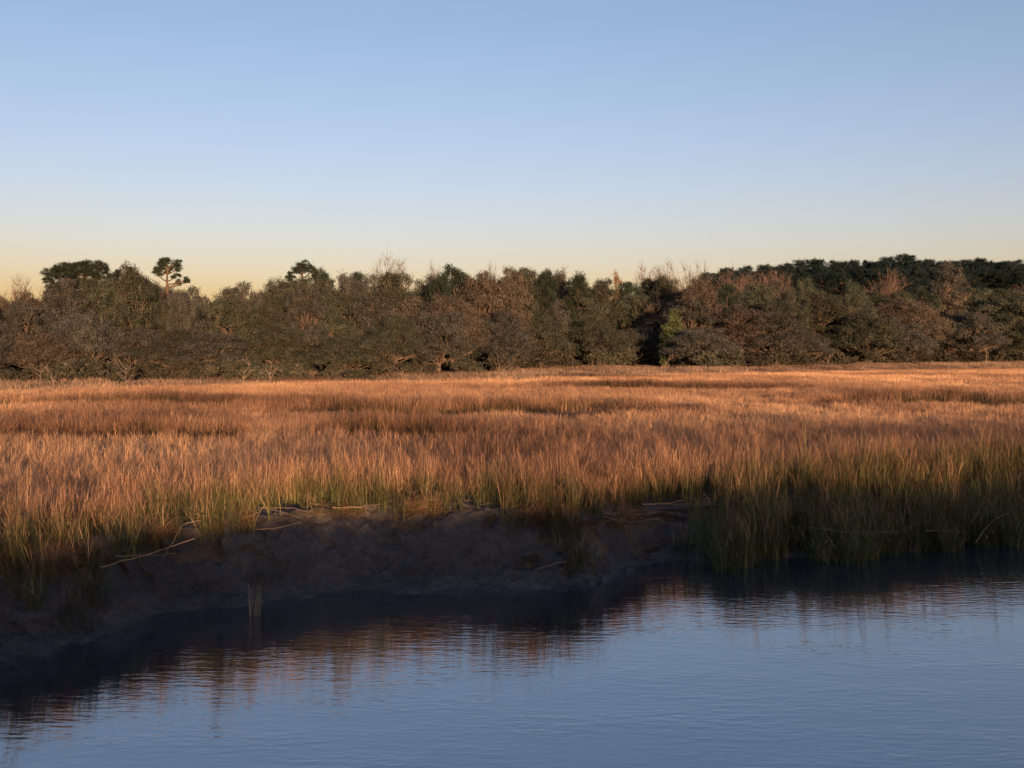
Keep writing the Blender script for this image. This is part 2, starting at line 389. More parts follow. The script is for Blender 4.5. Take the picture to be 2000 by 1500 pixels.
def scatter(name, pts, rot, scl, idx, g, v, coll, **props):
    me = mesh(name, pts, np.zeros((0, 3)), None, {'rot': rot, 'scl': scl, 'idx': idx.astype(np.int32), 'gtint': g, 'vtint': v})
    o = obj(name, me, **props)
    ng = bpy.data.node_groups.new(name, 'GeometryNodeTree')
    ng.interface.new_socket('Geometry', in_out='INPUT', socket_type='NodeSocketGeometry')
    ng.interface.new_socket('Geometry', in_out='OUTPUT', socket_type='NodeSocketGeometry')
    gi, go = nd(ng, 'NodeGroupInput'), nd(ng, 'NodeGroupOutput')
    ip = nd(ng, 'GeometryNodeInstanceOnPoints'); ci = nd(ng, 'GeometryNodeCollectionInfo')
    ci.inputs['Collection'].default_value = coll; ci.inputs['Separate Children'].default_value = True; ci.inputs['Reset Children'].default_value = True
    def na(n, ty):
        x = nd(ng, 'GeometryNodeInputNamedAttribute', data_type=ty); x.inputs['Name'].default_value = n
        return x.outputs['Attribute']
    L = ng.links.new
    L(gi.outputs[0], ip.inputs['Points']); L(ci.outputs[0], ip.inputs['Instance'])
    ip.inputs['Pick Instance'].default_value = True
    L(na('idx', 'INT'), ip.inputs['Instance Index']); L(na('rot', 'FLOAT_VECTOR'), ip.inputs['Rotation']); L(na('scl', 'FLOAT_VECTOR'), ip.inputs['Scale'])
    L(ip.outputs[0], go.inputs[0])
    md = o.modifiers.new('scatter', 'NODES'); md.node_group = ng
    return o
C_NEAR = proto_collection('cordgrass_tuft', [(11, .12, .4, 1.0, .0095, .35, 100+i, 3, 3) for i in range(10)] + [(7, .09, .7, 1.22, .010, .22, 120+i, 3, 3) for i in range(4)], M_GRASS)
C_MID = proto_collection('cordgrass_patch', [(44, .5, .5, 1.0, .015, .3, 140+i, 2, 1) for i in range(8)], M_GRASS)
C_FAR = proto_collection('cordgrass_spread', [(120, 1.1, .55, 1.0, .036, .25, 160+i, 2) for i in range(8)], M_GRASS)
C_RUSH = proto_collection('rush_patch', [(90, 1.0, .5, 1.0, .05, .35, 180+i, 2) for i in range(6)], M_RUSH)

# little side channels in the marsh: (px centre, half width, depth, half depth)
CH = [(870, 330, 46, 2.8), (250, 240, 32.5, 1.8), (770, 160, 33.5, 1.6), (1850, 260, 56, 3.6), (1150, 180, 49, 2.8), (1250, 300, 78, 3.0), (300, 420, 55, 1.6)]
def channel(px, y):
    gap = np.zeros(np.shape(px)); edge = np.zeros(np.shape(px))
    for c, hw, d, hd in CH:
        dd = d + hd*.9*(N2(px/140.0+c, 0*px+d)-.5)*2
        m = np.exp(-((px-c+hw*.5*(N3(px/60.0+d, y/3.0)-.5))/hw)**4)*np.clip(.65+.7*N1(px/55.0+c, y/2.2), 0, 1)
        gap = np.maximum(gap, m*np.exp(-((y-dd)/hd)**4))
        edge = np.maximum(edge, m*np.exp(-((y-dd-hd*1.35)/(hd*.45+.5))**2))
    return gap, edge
def sample(n, y0, y1, margin=4.0, k=.60):
    y = np.sqrt(rng.random(n)*(y1**2-y0**2)+y0**2)
    x = (rng.random(n)*2-1)*(k*y+margin)
    return x, y
def area(y0, y1, margin=4.0, k=.60): return k*(y1**2-y0**2)+2*margin*(y1-y0)
def place(x, y, hbase, tilt=.05, front=0):
    px = pxof(x, y); n = len(x)
    gap, edge = channel(px, y)
    hn = N1.fbm(x/5, y/9, 3); hn2 = N3.fbm(x/1.2, y/1.6, 2)
    h = hbase*(1 + .16*hn + .26*hn2 + .12*rng.normal(0, 1, n))*(1-.6*gap)*(1+.8*edge)
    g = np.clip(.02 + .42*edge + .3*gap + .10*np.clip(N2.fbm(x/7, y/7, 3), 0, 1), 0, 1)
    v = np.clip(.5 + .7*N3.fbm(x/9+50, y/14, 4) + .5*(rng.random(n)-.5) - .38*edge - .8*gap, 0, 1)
    rot = np.stack([rng.normal(0, tilt, n), rng.normal(0, tilt, n), rng.random(n)*6.283], -1)
    return px, gap, edge, h, g, v, rot

# near stand: from the bank lip back
n = int(area(13.5, 42)*31); x, y = sample(n, 13.5, 42)
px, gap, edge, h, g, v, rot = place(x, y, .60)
dl, dw = d_lip(px), d_water(px); t = (y-dw)/(dl-dw)
lipd = y-dl
clump = N3.fbm(x/.45, y/.45, 2)
right = sstep(1320, 1500, px)
left_keep = (lipd + 1.1*N2.fbm(x/1.1, y/1.1, 3) + .5*clump > -.38) & (rng.random(n) < .25+.75*sstep(-.3, .15, clump+.25*sstep(.6, 2.5, lipd)))
right_keep = (t > -.06+.1*clump) & ((rng.random(n) < .55+.45*sstep(.5, 1, t)) | (clump > -.1))
keep = np.where(rng.random(n) < right, right_keep, left_keep)
notch = (px > 1180) & (px < 1400)
keep &= ~(notch & (lipd < .2+.5*rng.random(n)))
keep &= rng.random(n) > gap*1.1
keep &= rng.random(n) < 1-sstep(34, 42, y)
strip = np.exp(-(np.clip(lipd, -9, 99)/2.4)**2)                     # taller creek-side form
strip = np.where(lipd < 0, 1, strip)
h = h*(1+.72*strip)
h = h*np.where(lipd < .25, .55+.6*rng.random(n), 1)
h = np.where((right > .5) & (t < 1), h*(1.0+.25*t), h)
g = np.clip(g + strip*(.56+.35*clump+.25*N1.fbm(x/1.7, y/1.7, 2)) + right*np.exp(-(np.clip(lipd, 0, 9)/1.6)**2)*.12, 0, .62)
z = np.where(t > 1, marsh_z(x, y), bank_z(x, y)[0])
out = (lipd < .5) & (rng.random(n) < .6)
sx = rng.normal(.14, .24, n)
rot[:, 2] = np.where(out, 0, rot[:, 2]); rot[:, 0] = np.where(out, np.clip(sx, -.2, .6), rot[:, 0])
h = h*np.where(rng.random(n) < .05, 1.2+.25*rng.random(n), 1)
scl = np.stack([.8+.5*rng.random(n)]*2+[h], -1)
idx = rng.integers(0, 14, n)
K = keep
# stems standing out in the shallows along the right-hand edge
ne = 2600; pe = rng.uniform(1330, 2500, ne); te = rng.uniform(-.28, .5, ne)
dwe, dle = d_water(pe), d_lip(pe); ye = dwe+te*(dle-dwe); xe = (pe-1000)/F*ye
ce = N3.fbm(xe/.45, ye/.45, 2); ke = (ce > -.12+.25*rng.random(ne)-.35*sstep(-.1, .3, te)) & (te > -.28+.25*N2(xe/.7, 0*xe))
ke &= rng.random(ne) < sstep(1330, 1500, pe)*.9+.05
ze = np.maximum(bank_z(xe, ye)[0], -.12)
re_ = np.stack([rng.normal(.12, .15, ne), rng.normal(0, .13, ne), rng.normal(0, .5, ne)], -1)
he = .55+.6*rng.random(ne)+.35*sstep(0, .5, te)
x = np.concatenate([x, xe]); y = np.concatenate([y, ye]); z = np.concatenate([z, ze]); rot = np.concatenate([rot, re_]); K = np.concatenate([K, ke])
scl = np.concatenate([scl, np.stack([.9+.4*rng.random(ne)]*2+[he], -1)]); idx = np.concatenate([idx, rng.integers(0, 14, ne)])
g = np.concatenate([g, np.clip(1.0+.25*rng.normal(0, 1, ne), .45, 1.2)]); v = np.concatenate([v, rng.random(ne)])
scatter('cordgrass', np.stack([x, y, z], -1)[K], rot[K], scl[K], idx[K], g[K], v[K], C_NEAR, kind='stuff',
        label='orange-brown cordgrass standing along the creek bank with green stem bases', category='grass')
# middle and far marsh
n = int(area(33, 95)*4.8); x, y = sample(n, 33, 95)
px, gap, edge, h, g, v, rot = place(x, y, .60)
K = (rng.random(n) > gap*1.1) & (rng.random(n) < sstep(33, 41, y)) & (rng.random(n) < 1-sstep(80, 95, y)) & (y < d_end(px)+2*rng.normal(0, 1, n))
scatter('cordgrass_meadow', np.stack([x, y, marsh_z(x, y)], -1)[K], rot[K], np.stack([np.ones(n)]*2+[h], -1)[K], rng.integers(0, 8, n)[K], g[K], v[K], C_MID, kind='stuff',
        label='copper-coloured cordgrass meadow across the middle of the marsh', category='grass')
n = int(area(78, 200)*1.35); x, y = sample(n, 78, 200)
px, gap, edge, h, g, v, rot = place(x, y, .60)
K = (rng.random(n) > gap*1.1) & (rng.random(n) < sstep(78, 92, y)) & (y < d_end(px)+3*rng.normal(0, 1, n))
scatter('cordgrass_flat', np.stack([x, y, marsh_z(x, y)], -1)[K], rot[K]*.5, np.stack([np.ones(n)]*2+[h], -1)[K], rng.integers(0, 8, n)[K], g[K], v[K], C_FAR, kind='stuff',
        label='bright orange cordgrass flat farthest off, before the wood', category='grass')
n = int(area(55, 270)*.55); x, y = sample(n, 55, 270)
px, gap, edge, h, g, v, rot = place(x, y, .8)
de, dwd = d_end(px), d_wood(px)
K = (y > de-1.5*rng.random(n)) & (y < dwd+14)
v2 = np.clip(v+.3*N1.fbm(x/6, y/12, 3), 0, 1); hh = .3+.4*rng.random(n)+.5*np.clip(N1.fbm(x/4, y/5, 3), 0, 1)
scatter('high_marsh_grass', np.stack([x, y, marsh_z(x, y)], -1)[K], rot[K]*.5, np.stack([1.1*np.ones(n)]*2+[hh], -1)[K], rng.integers(0, 6, n)[K], g[K], v2[K], C_RUSH, kind='stuff',
        label='grey-brown high marsh grass at the foot of the wood', category='grass')
# unseen stand on the camera's own bank, height shaped to shade creek and mud
n = 16000; x = rng.uniform(-16, 62, n); y = rng.uniform(-14, 1.4, n)
rot = np.stack([rng.normal(0, .05, n), rng.normal(0, .05, n), rng.random(n)*6.283], -1)
h = 1.04 + .36*sstep(3, 11, x) + .35*N1.fbm(x/3, y/3, 3) + .2*N3.fbm(x/.8, y/.8, 2)
scatter('cordgrass_hither', np.stack([x, y, ground_z(x, y)], -1), rot, np.stack([1.4*np.ones(n)]*2+[h], -1), rng.integers(0, 14, n), np.full(n, .2), rng.random(n), C_NEAR, kind='stuff',
        label='unseen cordgrass on the hither bank behind the viewer, shaped to shade the creek', category='grass')

# ---------------------------------------------------------------- trees
def cards(C_, Nn, a_, b_, r, jit=.8):
    n = len(C_)
    Nn = unit(Nn + jit*r.normal(0, 1, (n, 3)))
    T_ = unit(np.cross(Nn, r.normal(0, 1, (n, 3)))); B_ = np.cross(Nn, T_)
    a_ = a_*(.7+.6*r.random(n))[:, None]; b_ = b_*(.7+.6*r.random(n))[:, None]
    V_ = np.stack([C_-T_*a_, C_-B_*b_, C_+T_*a_, C_+B_*b_], 1).reshape(-1, 3)   # diamond: leaf-spray outline
    return V_, np.arange(4*n).reshape(n, 4)
def foliage(lobes, per, ncl, size, r, flat=1.0, low=-.35, jit=.8, spread=.30):
    """lobes: (centre, radii) -> leaf cards gathered in clumps on each lobe's outer shell"""
    Vs, Fs, lc = [], [], []
    for c, rr in lobes:
        rr = np.asarray(rr, float); k = max(4, int(ncl*(rr.mean())**1.6))
        u = unit(r.normal(0, 1, (k*3, 3))); u = u[u[:, 2] > low - .3*r.random(len(u))][:k]
        cl = c + u*rr*(.55+.5*r.random((len(u), 1)))
        tone = r.random(len(u))
        m = per
        off = r.normal(0, 1, (len(u), m, 3))*spread*(rr.mean()**.5)*np.array([1, 1, .65*flat])
        pts = (cl[:, None]+off).reshape(-1, 3)
        nn = unit(np.repeat(u, m, 0) + .8*unit(off.reshape(-1, 3)) + np.array([0, 0, .35]))
        V_, F_ = cards(pts, nn, size[0], size[1], r, jit)
        Vs.append(V_); Fs.append(F_)
        lc.append(np.repeat(np.clip(np.repeat(tone, m)*.72 + .28*r.random(len(pts)), 0, 1), 4))
    V_, F_ = join(list(zip(Vs, Fs)))
    return V_, F_, np.concatenate(lc)
def limbs(root, lobes, r, r0, sag=.15, n=7, frac=.0):
    parts = []
    for c, rr in lobes:
        c = np.asarray(c); s = root[int(r.integers(0, len(root)))] if isinstance(root, list) else root
        mid = (s+c)/2 + r.normal(0, .12, 3)*np.linalg.norm(c-s); mid[2] -= sag*np.linalg.norm((c-s)[:2])
        p = bez(s, mid, c, n); p[1:-1] += r.normal(0, .07, (n-2, 3))
        L = np.linalg.norm(c-s)
        parts.append(tube(p, np.linspace(r0*(.5+.1*L/3), .03, n), 5))
        for q in range(3):
            i = int(r.integers(2, n-1)); e_ = c + np.asarray(rr)*unit(r.normal(0, 1, 3))*.8
            pp = bez(p[i], (p[i]+e_)/2+r.normal(0, .15, 3), e_, 5)
            parts.append(tube(pp, np.linspace(r0*.28, .02, 5), 4))
    return parts
PROT = {}
def proto(key, kind, trunk, crown, tm, cm):
    PROT.setdefault(key, []).append((kind, mesh(kind+'_trunk', trunk[0], trunk[1], tm, smooth=True), mesh(kind+'_crown', crown[0], crown[1], cm, {'lc': crown[2]})))

def make_oak(seed, hgt=10., wid=9., nl=38, low=.12, upright=False, m=M_OAK, key='oak', size=(.088, .056), per=42):
    r = np.random.default_rng(seed); lobes = []
    tries = 0
    while len(lobes) < nl and tries < 4000:
        tries += 1
        u = unit(r.normal(0, 1, 3)); u[2] = abs(u[2])*1.0 - .18
        s = .55+.4*r.random()
        c = np.array([u[0]*wid/2*s, u[1]*wid/2*s, hgt*(low+.22) + u[2]*(hgt*(1-low-.26))*s])
        rad = wid*(.10+.08*r.random())
        if all(np.linalg.norm((c-q)*np.array([1, 1, 1.2])) > (rad+qr[0])*.62 for q, qr in lobes):
            lobes.append((c, np.array([rad, rad, rad*.72])))
    tr = bez((0, 0, -.4), (r.normal(0, .3), r.normal(0, .3), hgt*.13), (r.normal(0, .4), r.normal(0, .4), hgt*(.26 if not upright else .4)), 7)
    parts = [tube(tr, np.linspace(wid*.05, wid*.033, 7), 8)]
    parts += limbs([tr[-1], tr[-2], tr[-3]], lobes, r, wid*.02)
    proto(key, 'live_oak', join(parts), foliage(lobes, per, 20, size, r, spread=.29, jit=.5), M_BARK, m)
for s in range(5): make_oak(20+s, 10, 9+s*.5, 40, .13+.035*s, m=(M_OAK, M_OAK2, M_OAK3, M_OAK2, M_OAK)[s])
for s in range(4): make_oak(40+s, 13, 7.5, 38, .18, True, m=(M_OAK2, M_OAK, M_OAK2, M_OAK3)[s], key='tall', size=(.095, .06))
make_oak(60, 10, 7, 24, .15, True, m=M_RUSSET, key='russet', size=(.15, .07), per=16)

def make_pine(seed, key='pine', hgt=16., wid=7., npad=16, bare=.5, cone=.0, fat=1.):
    r = np.random.default_rng(seed); lobes = []
    for i in range(npad):
        f = (i+.5)/npad; z = hgt*(bare + (1-bare)*(f**.8)*.97)
        env = math.sin(math.pi*min(.98, (.22+.74*f)))**.8*(1-cone*f)
        th = i*2.4+r.normal(0, .4); s = env*wid/2*(.35+.65*r.random())
        rad = fat*wid*(.13+.08*r.random())
        lobes.append((np.array([s*math.cos(th), s*math.sin(th), z]), np.array([rad, rad, rad*.55])))
    tr = np.stack([r.normal(0, .12, 9).cumsum(), r.normal(0, .12, 9).cumsum(), np.linspace(-.4, hgt*.95, 9)], -1)
    parts = [tube(tr, np.linspace(.26, .05, 9), 7)]
    for c, rr in lobes:
        i = int(np.clip(np.searchsorted(tr[:, 2], c[2]-.6)-1, 0, 8))
        parts.append(tube(bez(tr[i], (tr[i]+c)/2+np.array([0, 0, -.2]), c, 6), np.linspace(.09, .025, 6), 5))
    proto(key, 'pine', join(parts), foliage(lobes, 46, 13, (.20, .045), r, low=-.5, jit=1.2, spread=.30), M_PBARK, M_RIDGE_SHADE if key == 'ridge' else M_PINE)
for s in range(3): make_pine(70+s, 'pine', 15, 7.5, 18, .5)
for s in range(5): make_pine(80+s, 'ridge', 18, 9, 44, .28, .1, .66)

def make_shrub(seed):
    r = np.random.default_rng(seed); lobes = []
    for i in range(9):
        th = r.random()*6.283; s = r.random()**.5*1.3
        lobes.append((np.array([s*math.cos(th), s*math.sin(th), .5+1.6*r.random()*(1-.4*s/1.3)]), np.array([.6, .6, .55])*(.8+.5*r.random())))
    parts = []
    for c, rr in lobes:
        parts.append(tube(bez((r.normal(0, .15), r.normal(0, .15), -.2), c*np.array([.4, .4, .6]), c, 5), np.linspace(.05, .015, 5), 4))
    proto('shrub', 'shrub', join(parts), foliage(lobes, 24, 26, (.10, .06), r, low=-.6, spread=.22), M_BARK, M_SHRUB)
for s in range(4): make_shrub(90+s)
def make_cedar(seed):
    r = np.random.default_rng(seed); lobes = []
    for i in range(22):
        f = (i+.5)/22; z = .5+6.2*f; s = 1.75*(1-f)**.75*(.5+.5*r.random()); th = i*2.4
        rad = .95*(1-f)**.5+.25
        lobes.append((np.array([s*math.cos(th), s*math.sin(th), z]), np.array([rad, rad, rad*1.0])*.8))
    tr = np.stack([np.zeros(6), np.zeros(6), np.linspace(-.3, 6.6, 6)], -1)
    proto('cedar', 'cedar', tube(tr, np.linspace(.14, .02, 6), 6), foliage(lobes, 30, 24, (.13, .06), r, low=-.5, spread=.22), M_BARK, M_CEDAR)
for s in range(2): make_cedar(110+s)

def make_bare(seed):
    r = np.random.default_rng(seed); out = []
    hgt, wid = 10., 6.
    tr = np.stack([r.normal(0, .08, 6).cumsum(), r.normal(0, .08, 6).cumsum(), np.linspace(-.3, 5.2, 6)], -1)
    stem = tube(tr, np.linspace(.2, .1, 6), 7); lim = []
    for k in range(44):
        u = unit(r.normal(0, 1, 3)); u[2] = abs(u[2]); s0 = tr[int(r.integers(2, 6))]
        e_ = np.array([0, 0, 5.0]) + u*np.array([wid/2, wid/2, 4.6])*(.6+.35*r.random())
        p = bez(s0, s0*.5+e_*.5+np.array([0, 0, -.1])-.25*np.array([e_[0], e_[1], 0]), e_, 8); p[1:] += r.normal(0, .06, (7, 3))
        lim.append(p); out.append(tube(p, np.linspace(.05, .016, 8), 4))
    for k in range(2200):
        p = lim[int(r.integers(0, 44))]; i = int(r.integers(2, 8)); a_ = p[i] if i == 7 else p[i]*.5+p[i-1]*.5
        d = unit(unit(a_-np.array([0, 0, 4.2])) + r.normal(0, .8, 3) + np.array([0, 0, .1])); L = .5+.8*r.random()
        q = np.stack([a_, a_+d*L*.5+r.normal(0, .05, 3), a_+d*L+np.array([0, 0, .1])]); out.append(tube(q, np.array([.013, .011, .007]), 3))
    V_, F_ = join(out)
    PROT.setdefault('bare', []).append(('bare_tree', mesh('bare_trunk', stem[0], stem[1], M_TWIG, smooth=True), mesh('bare_crown', V_, F_, M_TWIG)))
for s in range(3): make_bare(130+s)

def add_tree(kind_mesh, loc, scale, rz, label, cat, group, name=None):
    kind, tm, cm = kind_mesh
    o = bpy.data.objects.new(name or kind, None); COL.objects.link(o)
    o.location = loc; o.scale = scale; o.rotation_euler = (0, 0, rz); o.empty_display_size = .5
    o['label'] = label; o['category'] = cat
    if group: o['group'] = group
    for nm, me in (('trunk', tm), ('crown', cm)):
        c = bpy.data.objects.new(nm, me); COL.objects.link(c); c.parent = o
    return o
ext = {}
def extent(key):
    if key not in ext:
        ext[key] = []
        for k, tm, cm in PROT[key]:
            co = np.empty(len(cm.vertices)*3, np.float32); cm.vertices.foreach_get('co', co); co = co.reshape(-1, 3)
            ext[key].append((np.percentile(co[:, 2], 98.2), np.percentile(np.abs(co[:, :2]).max(1), 98)*2))
    return ext[key]
def put(key, i, px, ytop, d, wpx, label, cat, group, name=None, rz=None):
    kk = PROT[key]; i = i % len(kk); hp, wp = extent(key)[i]
    x = (px-1000)/F*d; z0 = float(marsh_z(np.array([x]), np.array([d]))[0])
    hgt = H + (YH-ytop)*d/F - z0
    sz = max(hgt, .8)/hp; sxy = wpx*d/F/wp
    return add_tree(kk[i], (x, d, z0-.05), (sxy, sxy, sz), rng.random()*6.283 if rz is None else rz, label, cat, group, name)

SKY = itp([-400, 0, 60, 90, 180, 215, 300, 345, 450, 560, 650, 720, 850, 885, 940, 1000, 1045, 1085, 1097, 1140, 1165, 1230, 1300, 1400, 1500, 1600, 1780, 1900, 2000, 2400],
          [570, 582, 578, 545, 540, 545, 552, 566, 556, 550, 541, 542, 540, 536, 538, 536, 530, 544, 562, 544, 555, 550, 548, 556, 560, 564, 566, 564, 564, 560])
BASE = lambda px: YH + (H-z_wood(px))*F/d_wood(px)
ORD = ['first', 'second', 'third', 'fourth', 'fifth', 'sixth', 'seventh', 'eighth', 'ninth', 'tenth', 'eleventh', 'twelfth', 'thirteenth', 'fourteenth', 'fifteenth',
       'sixteenth', 'seventeenth', 'eighteenth', 'nineteenth', 'twentieth', 'twenty-first', 'twenty-second', 'twenty-third', 'twenty-fourth', 'twenty-fifth', 'twenty-sixth',
       'twenty-seventh', 'twenty-eighth', 'twenty-ninth', 'thirtieth'] + ['thirty-' + s for s in ('first', 'second', 'third', 'fourth', 'fifth', 'sixth', 'seventh', 'eighth', 'ninth')] + ['fortieth'] + ['forty-' + s for s in ('first', 'second', 'third', 'fourth', 'fifth', 'sixth', 'seventh', 'eighth', 'ninth')]
KW = {'oak': ('olive-brown live oak', 'oak'), 'tall': ('tall dark evergreen oak', 'oak'), 'pine': ('dark green pine', 'pine'), 'ridge': ('dark blue-green pine', 'pine'),
      'shrub': ('olive-brown shrub', 'shrub'), 'cedar': ('yellow-green cedar', 'cedar'), 'russet': ('russet-leaved tree', 'tree'), 'bare': ('pinkish bare tree', 'tree')}
def row(name, step, doff, frac, jy, keys, wmul, where, group, p0=-190, p1=2200, seed=0):
    r = np.random.default_rng(500+seed); px = p0; cnt = {}
    while px < p1:
        p = px + r.normal(0, step*.16)
        dd = float(d_wood(p)) + doff + r.normal(0, 2.2)
        top, base = float(SKY(p)), float(BASE(p))
        yt = top + frac*(base-top) + r.normal(0, jy)
        key = keys[int(r.integers(0, len(keys)))]
        if 0 <= p < 2000:
            cnt[key] = cnt.get(key, 0)+1
            lab = '%s in the %s, %s such from left' % (KW[key][0], where, ORD[min(cnt[key], 49)-1])
        else:
            sd_ = 'left' if p < 0 else 'right'; kk_ = (key, sd_); cnt[kk_] = cnt.get(kk_, 0)+1
            lab = '%s in the %s past %s edge, number %s' % (KW[key][0], where, sd_, ('one', 'two', 'three', 'four', 'five', 'six', 'seven', 'eight', 'nine')[min(cnt[kk_], 9)-1])
        put(key, int(r.integers(0, 99)), p, yt, dd, step*wmul*(.85+.35*r.random())*(1 if key not in ('pine', 'cedar') else .75), lab, KW[key][1], group)
        px += step*(.8+.4*r.random())
row('shrub', 52, 0, .80, 6, ['shrub'], 1.35, 'fringe below the wood', 'shrubs fringing the wood', seed=1)
row('front', 96, 6, .47, 13, ['oak'], 1.35, 'front rank of the wood', 'trees of the front rank', seed=2)
row('mid', 78, 15, .22, 9, ['oak', 'oak', 'tall', 'tall', 'tall'], 1.55, 'second rank of the wood', 'trees of the second rank', seed=3)
row('back', 46, 26, .02, 4, ['tall', 'oak', 'tall', 'tall', 'pine'], 1.9, 'skyline rank of the wood', 'trees of the skyline rank', seed=4)
row('understorey', 60, 17, .74, 8, ['shrub'], 2.0, 'shade under the second rank', 'shrubs under the trees', seed=6)
row('thicket', 84, 32, .66, 8, ['shrub'], 2.2, 'thicket behind the trunks', 'thicket shrubs', seed=7)
row('infill', 100, 36, .22, 6, ['tall', 'oak'], 1.6, 'depths behind the skyline', 'trees in the depths of the wood', seed=5)

# pine ridge behind, at the right
r_ = np.random.default_rng(900)
RT = itp([1380, 1450, 1500, 1600, 1700, 1780, 1830, 1900, 2000, 2400], [530, 521, 517, 509, 507, 499, 505, 506, 507, 512])
k = 0
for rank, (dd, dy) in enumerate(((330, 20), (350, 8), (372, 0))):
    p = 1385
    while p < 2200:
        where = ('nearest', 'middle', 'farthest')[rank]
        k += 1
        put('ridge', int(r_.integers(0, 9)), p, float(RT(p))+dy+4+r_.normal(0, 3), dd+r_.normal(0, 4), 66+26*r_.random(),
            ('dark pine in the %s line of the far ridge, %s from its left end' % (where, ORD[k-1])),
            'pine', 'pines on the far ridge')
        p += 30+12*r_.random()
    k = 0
# singled-out trees
for px, yt, d, wpx, key, i, lab in (
    (40, 556, 122, 90, 'bare', 0, 'pale bare tree above the canopy at the left end of the wood'),
    (765, 517, 150, 92, 'bare', 1, 'pinkish bare crown poking above the skyline beside a dark pine'),
    (850, 529, 158, 44, 'bare', 2, 'small bare crown just left of the rounded dark pine'),
    (960, 531, 158, 46, 'bare', 0, 'small bare crown just right of the rounded dark pine'),
    (1262, 530, 200, 60, 'bare', 2, 'leftmost of the two bare crowns on the skyline before the ridge'),
    (1300, 526, 204, 58, 'bare', 1, 'taller bare crown on the skyline, next to the ridge end'),
    (1350, 529, 208, 80, 'bare', 0, 'pink-brown bare crown touching the end of the pine ridge'),
    (1430, 541, 210, 110, 'bare', 1, 'wide pink-brown bare tree in front of the ridge end'),
    (1520, 538, 225, 66, 'bare', 2, 'upright pink bare tree in front of the dark pine ridge'),
    (1735, 540, 240, 84, 'bare', 0, 'fan-shaped bare tree before the middle of the pine ridge'),
    (1480, 545, 214, 90, 'bare', 1, 'low pink-brown bare tree between two bare ones by the ridge'),
    (1205, 540, 190, 44, 'russet', 0, 'small orange-leaved crown in the dip of the skyline'),
    (1855, 520, 245, 80, 'tall', 1, 'tall grey-green tree standing up into the pine ridge'),
    (1855, 566, 240, 70, 'russet', 0, 'russet tree below the tall grey-green one'),
    (885, 523, 140, 84, 'pine', 1, 'rounded dark pine crown topping the middle of the skyline'),
    (1020, 530, 150, 80, 'tall', 2, 'broad dark crown on the skyline right of centre'),
    (1065, 533, 152, 56, 'pine', 0, 'dark pine at the edge of the skyline dip'),
    (1130, 541, 170, 62, 'pine', 2, 'small dark pine crown just right of the skyline dip'),
    (700, 534, 140, 60, 'pine', 2, 'flat dark pine crown left of the pinkish bare tree'),
    (632, 530, 132, 56, 'pine', 0, 'low dark pine against the open-branched skyline pine'),
    (260, 525, 104, 95, 'tall', 0, 'tall grey-brown oak between the domed pines and lone pine'),
    (118, 552, 107, 80, 'tall', 1, 'dark oak filling in under the left half of the broad domed pine'),
    (165, 556, 108, 86, 'oak', 3, 'grey-brown oak directly under the broad domed pine'),
    (208, 550, 108, 78, 'tall', 2, 'dark oak under the right end of the broad domed pine'),
    (300, 566, 106, 80, 'oak', 1, 'oak crown at the foot of the lone slender pine'),
    (350, 573, 107, 74, 'oak', 4, 'low oak crown just right of the lone slender pine'),
    (590, 548, 120, 74, 'tall', 0, 'oak crown rising under the open-branched pine'),
    (1315, 608, 157, 66, 'cedar', 0, 'bright yellow-green tree in front of the dark wood'),
    (1395, 655, 156, 52, 'cedar', 1, 'low green cedar standing at the wood edge'),
    (595, 560, 106, 84, 'tall', 1, 'dark tree with a visible reddish trunk below the open-branched pine')):
    put(key, i, px, yt, d, wpx, lab, KW[key][1], None)

def pad_pine(label, d, px0, pads, trunk, r0, seed):
    """a pine drawn pad by pad: pads (px, py, half width px, half height px, depth m)"""
    r = np.random.default_rng(seed); x0 = (px0-1000)/F*d; z0 = float(marsh_z(np.array([x0]), np.array([d]))[0])
    def loc(px, py, dy=0): return np.array([(px-px0)/F*d, dy, H+(YH-py)/F*d-z0])
    tr = np.array([[0, 0, -.3]] + [loc(*q) for q in trunk])
    tr2 = np.stack([np.interp(np.linspace(0, len(tr)-1, 14), np.arange(len(tr)), tr[:, k]) for k in range(3)], -1)
    parts = [tube(tr2, np.linspace(r0, r0*.35, 14), 8)]
    lobes = [(loc(a_, b_, dy), np.array([hw*d/F, hw*d/F, hh*d/F])) for a_, b_, hw, hh, dy in pads]
    for c, rr in lobes:
        s = tr2[min(13, max(6, int(np.argmin(np.abs(tr2[:, 2]-(c[2]-.8)))))) ]
        parts.append(tube(bez(s, (s+c)/2+np.array([0, 0, -.25]), c, 7), np.linspace(r0*.42, .03, 7), 5))
        for q in range(2):
            e_ = c+rr*unit(r.normal(0, 1, 3))*.8; parts.append(tube(bez((s+c)/2, c-np.array([0, 0, .2]), e_, 5), np.linspace(r0*.2, .02, 5), 4))
    o = bpy.data.objects.new('pine', None); COL.objects.link(o); o.location = (x0, d, z0); o['label'] = label; o['category'] = 'pine'
    tv, tf = join(parts); obj('trunk', mesh('pine_trunk', tv, tf, M_PBARK, smooth=True), o)
    sub = []
    for c, rr in lobes:       # ragged sprigs round each pad
        sub.append((c, rr*.7))
        for q in range(4): sub.append((c+rr*unit(r.normal(0, 1, 3))*(.8+.4*r.random()), rr*(.3+.25*r.random())))
    V_, F_, lc = foliage(sub, 40, 34, (.11, .024), r, low=-.7, jit=1.3, spread=.25)
    obj('crown', mesh('pine_crown', V_, F_, M_PINE, {'lc': lc}), o)
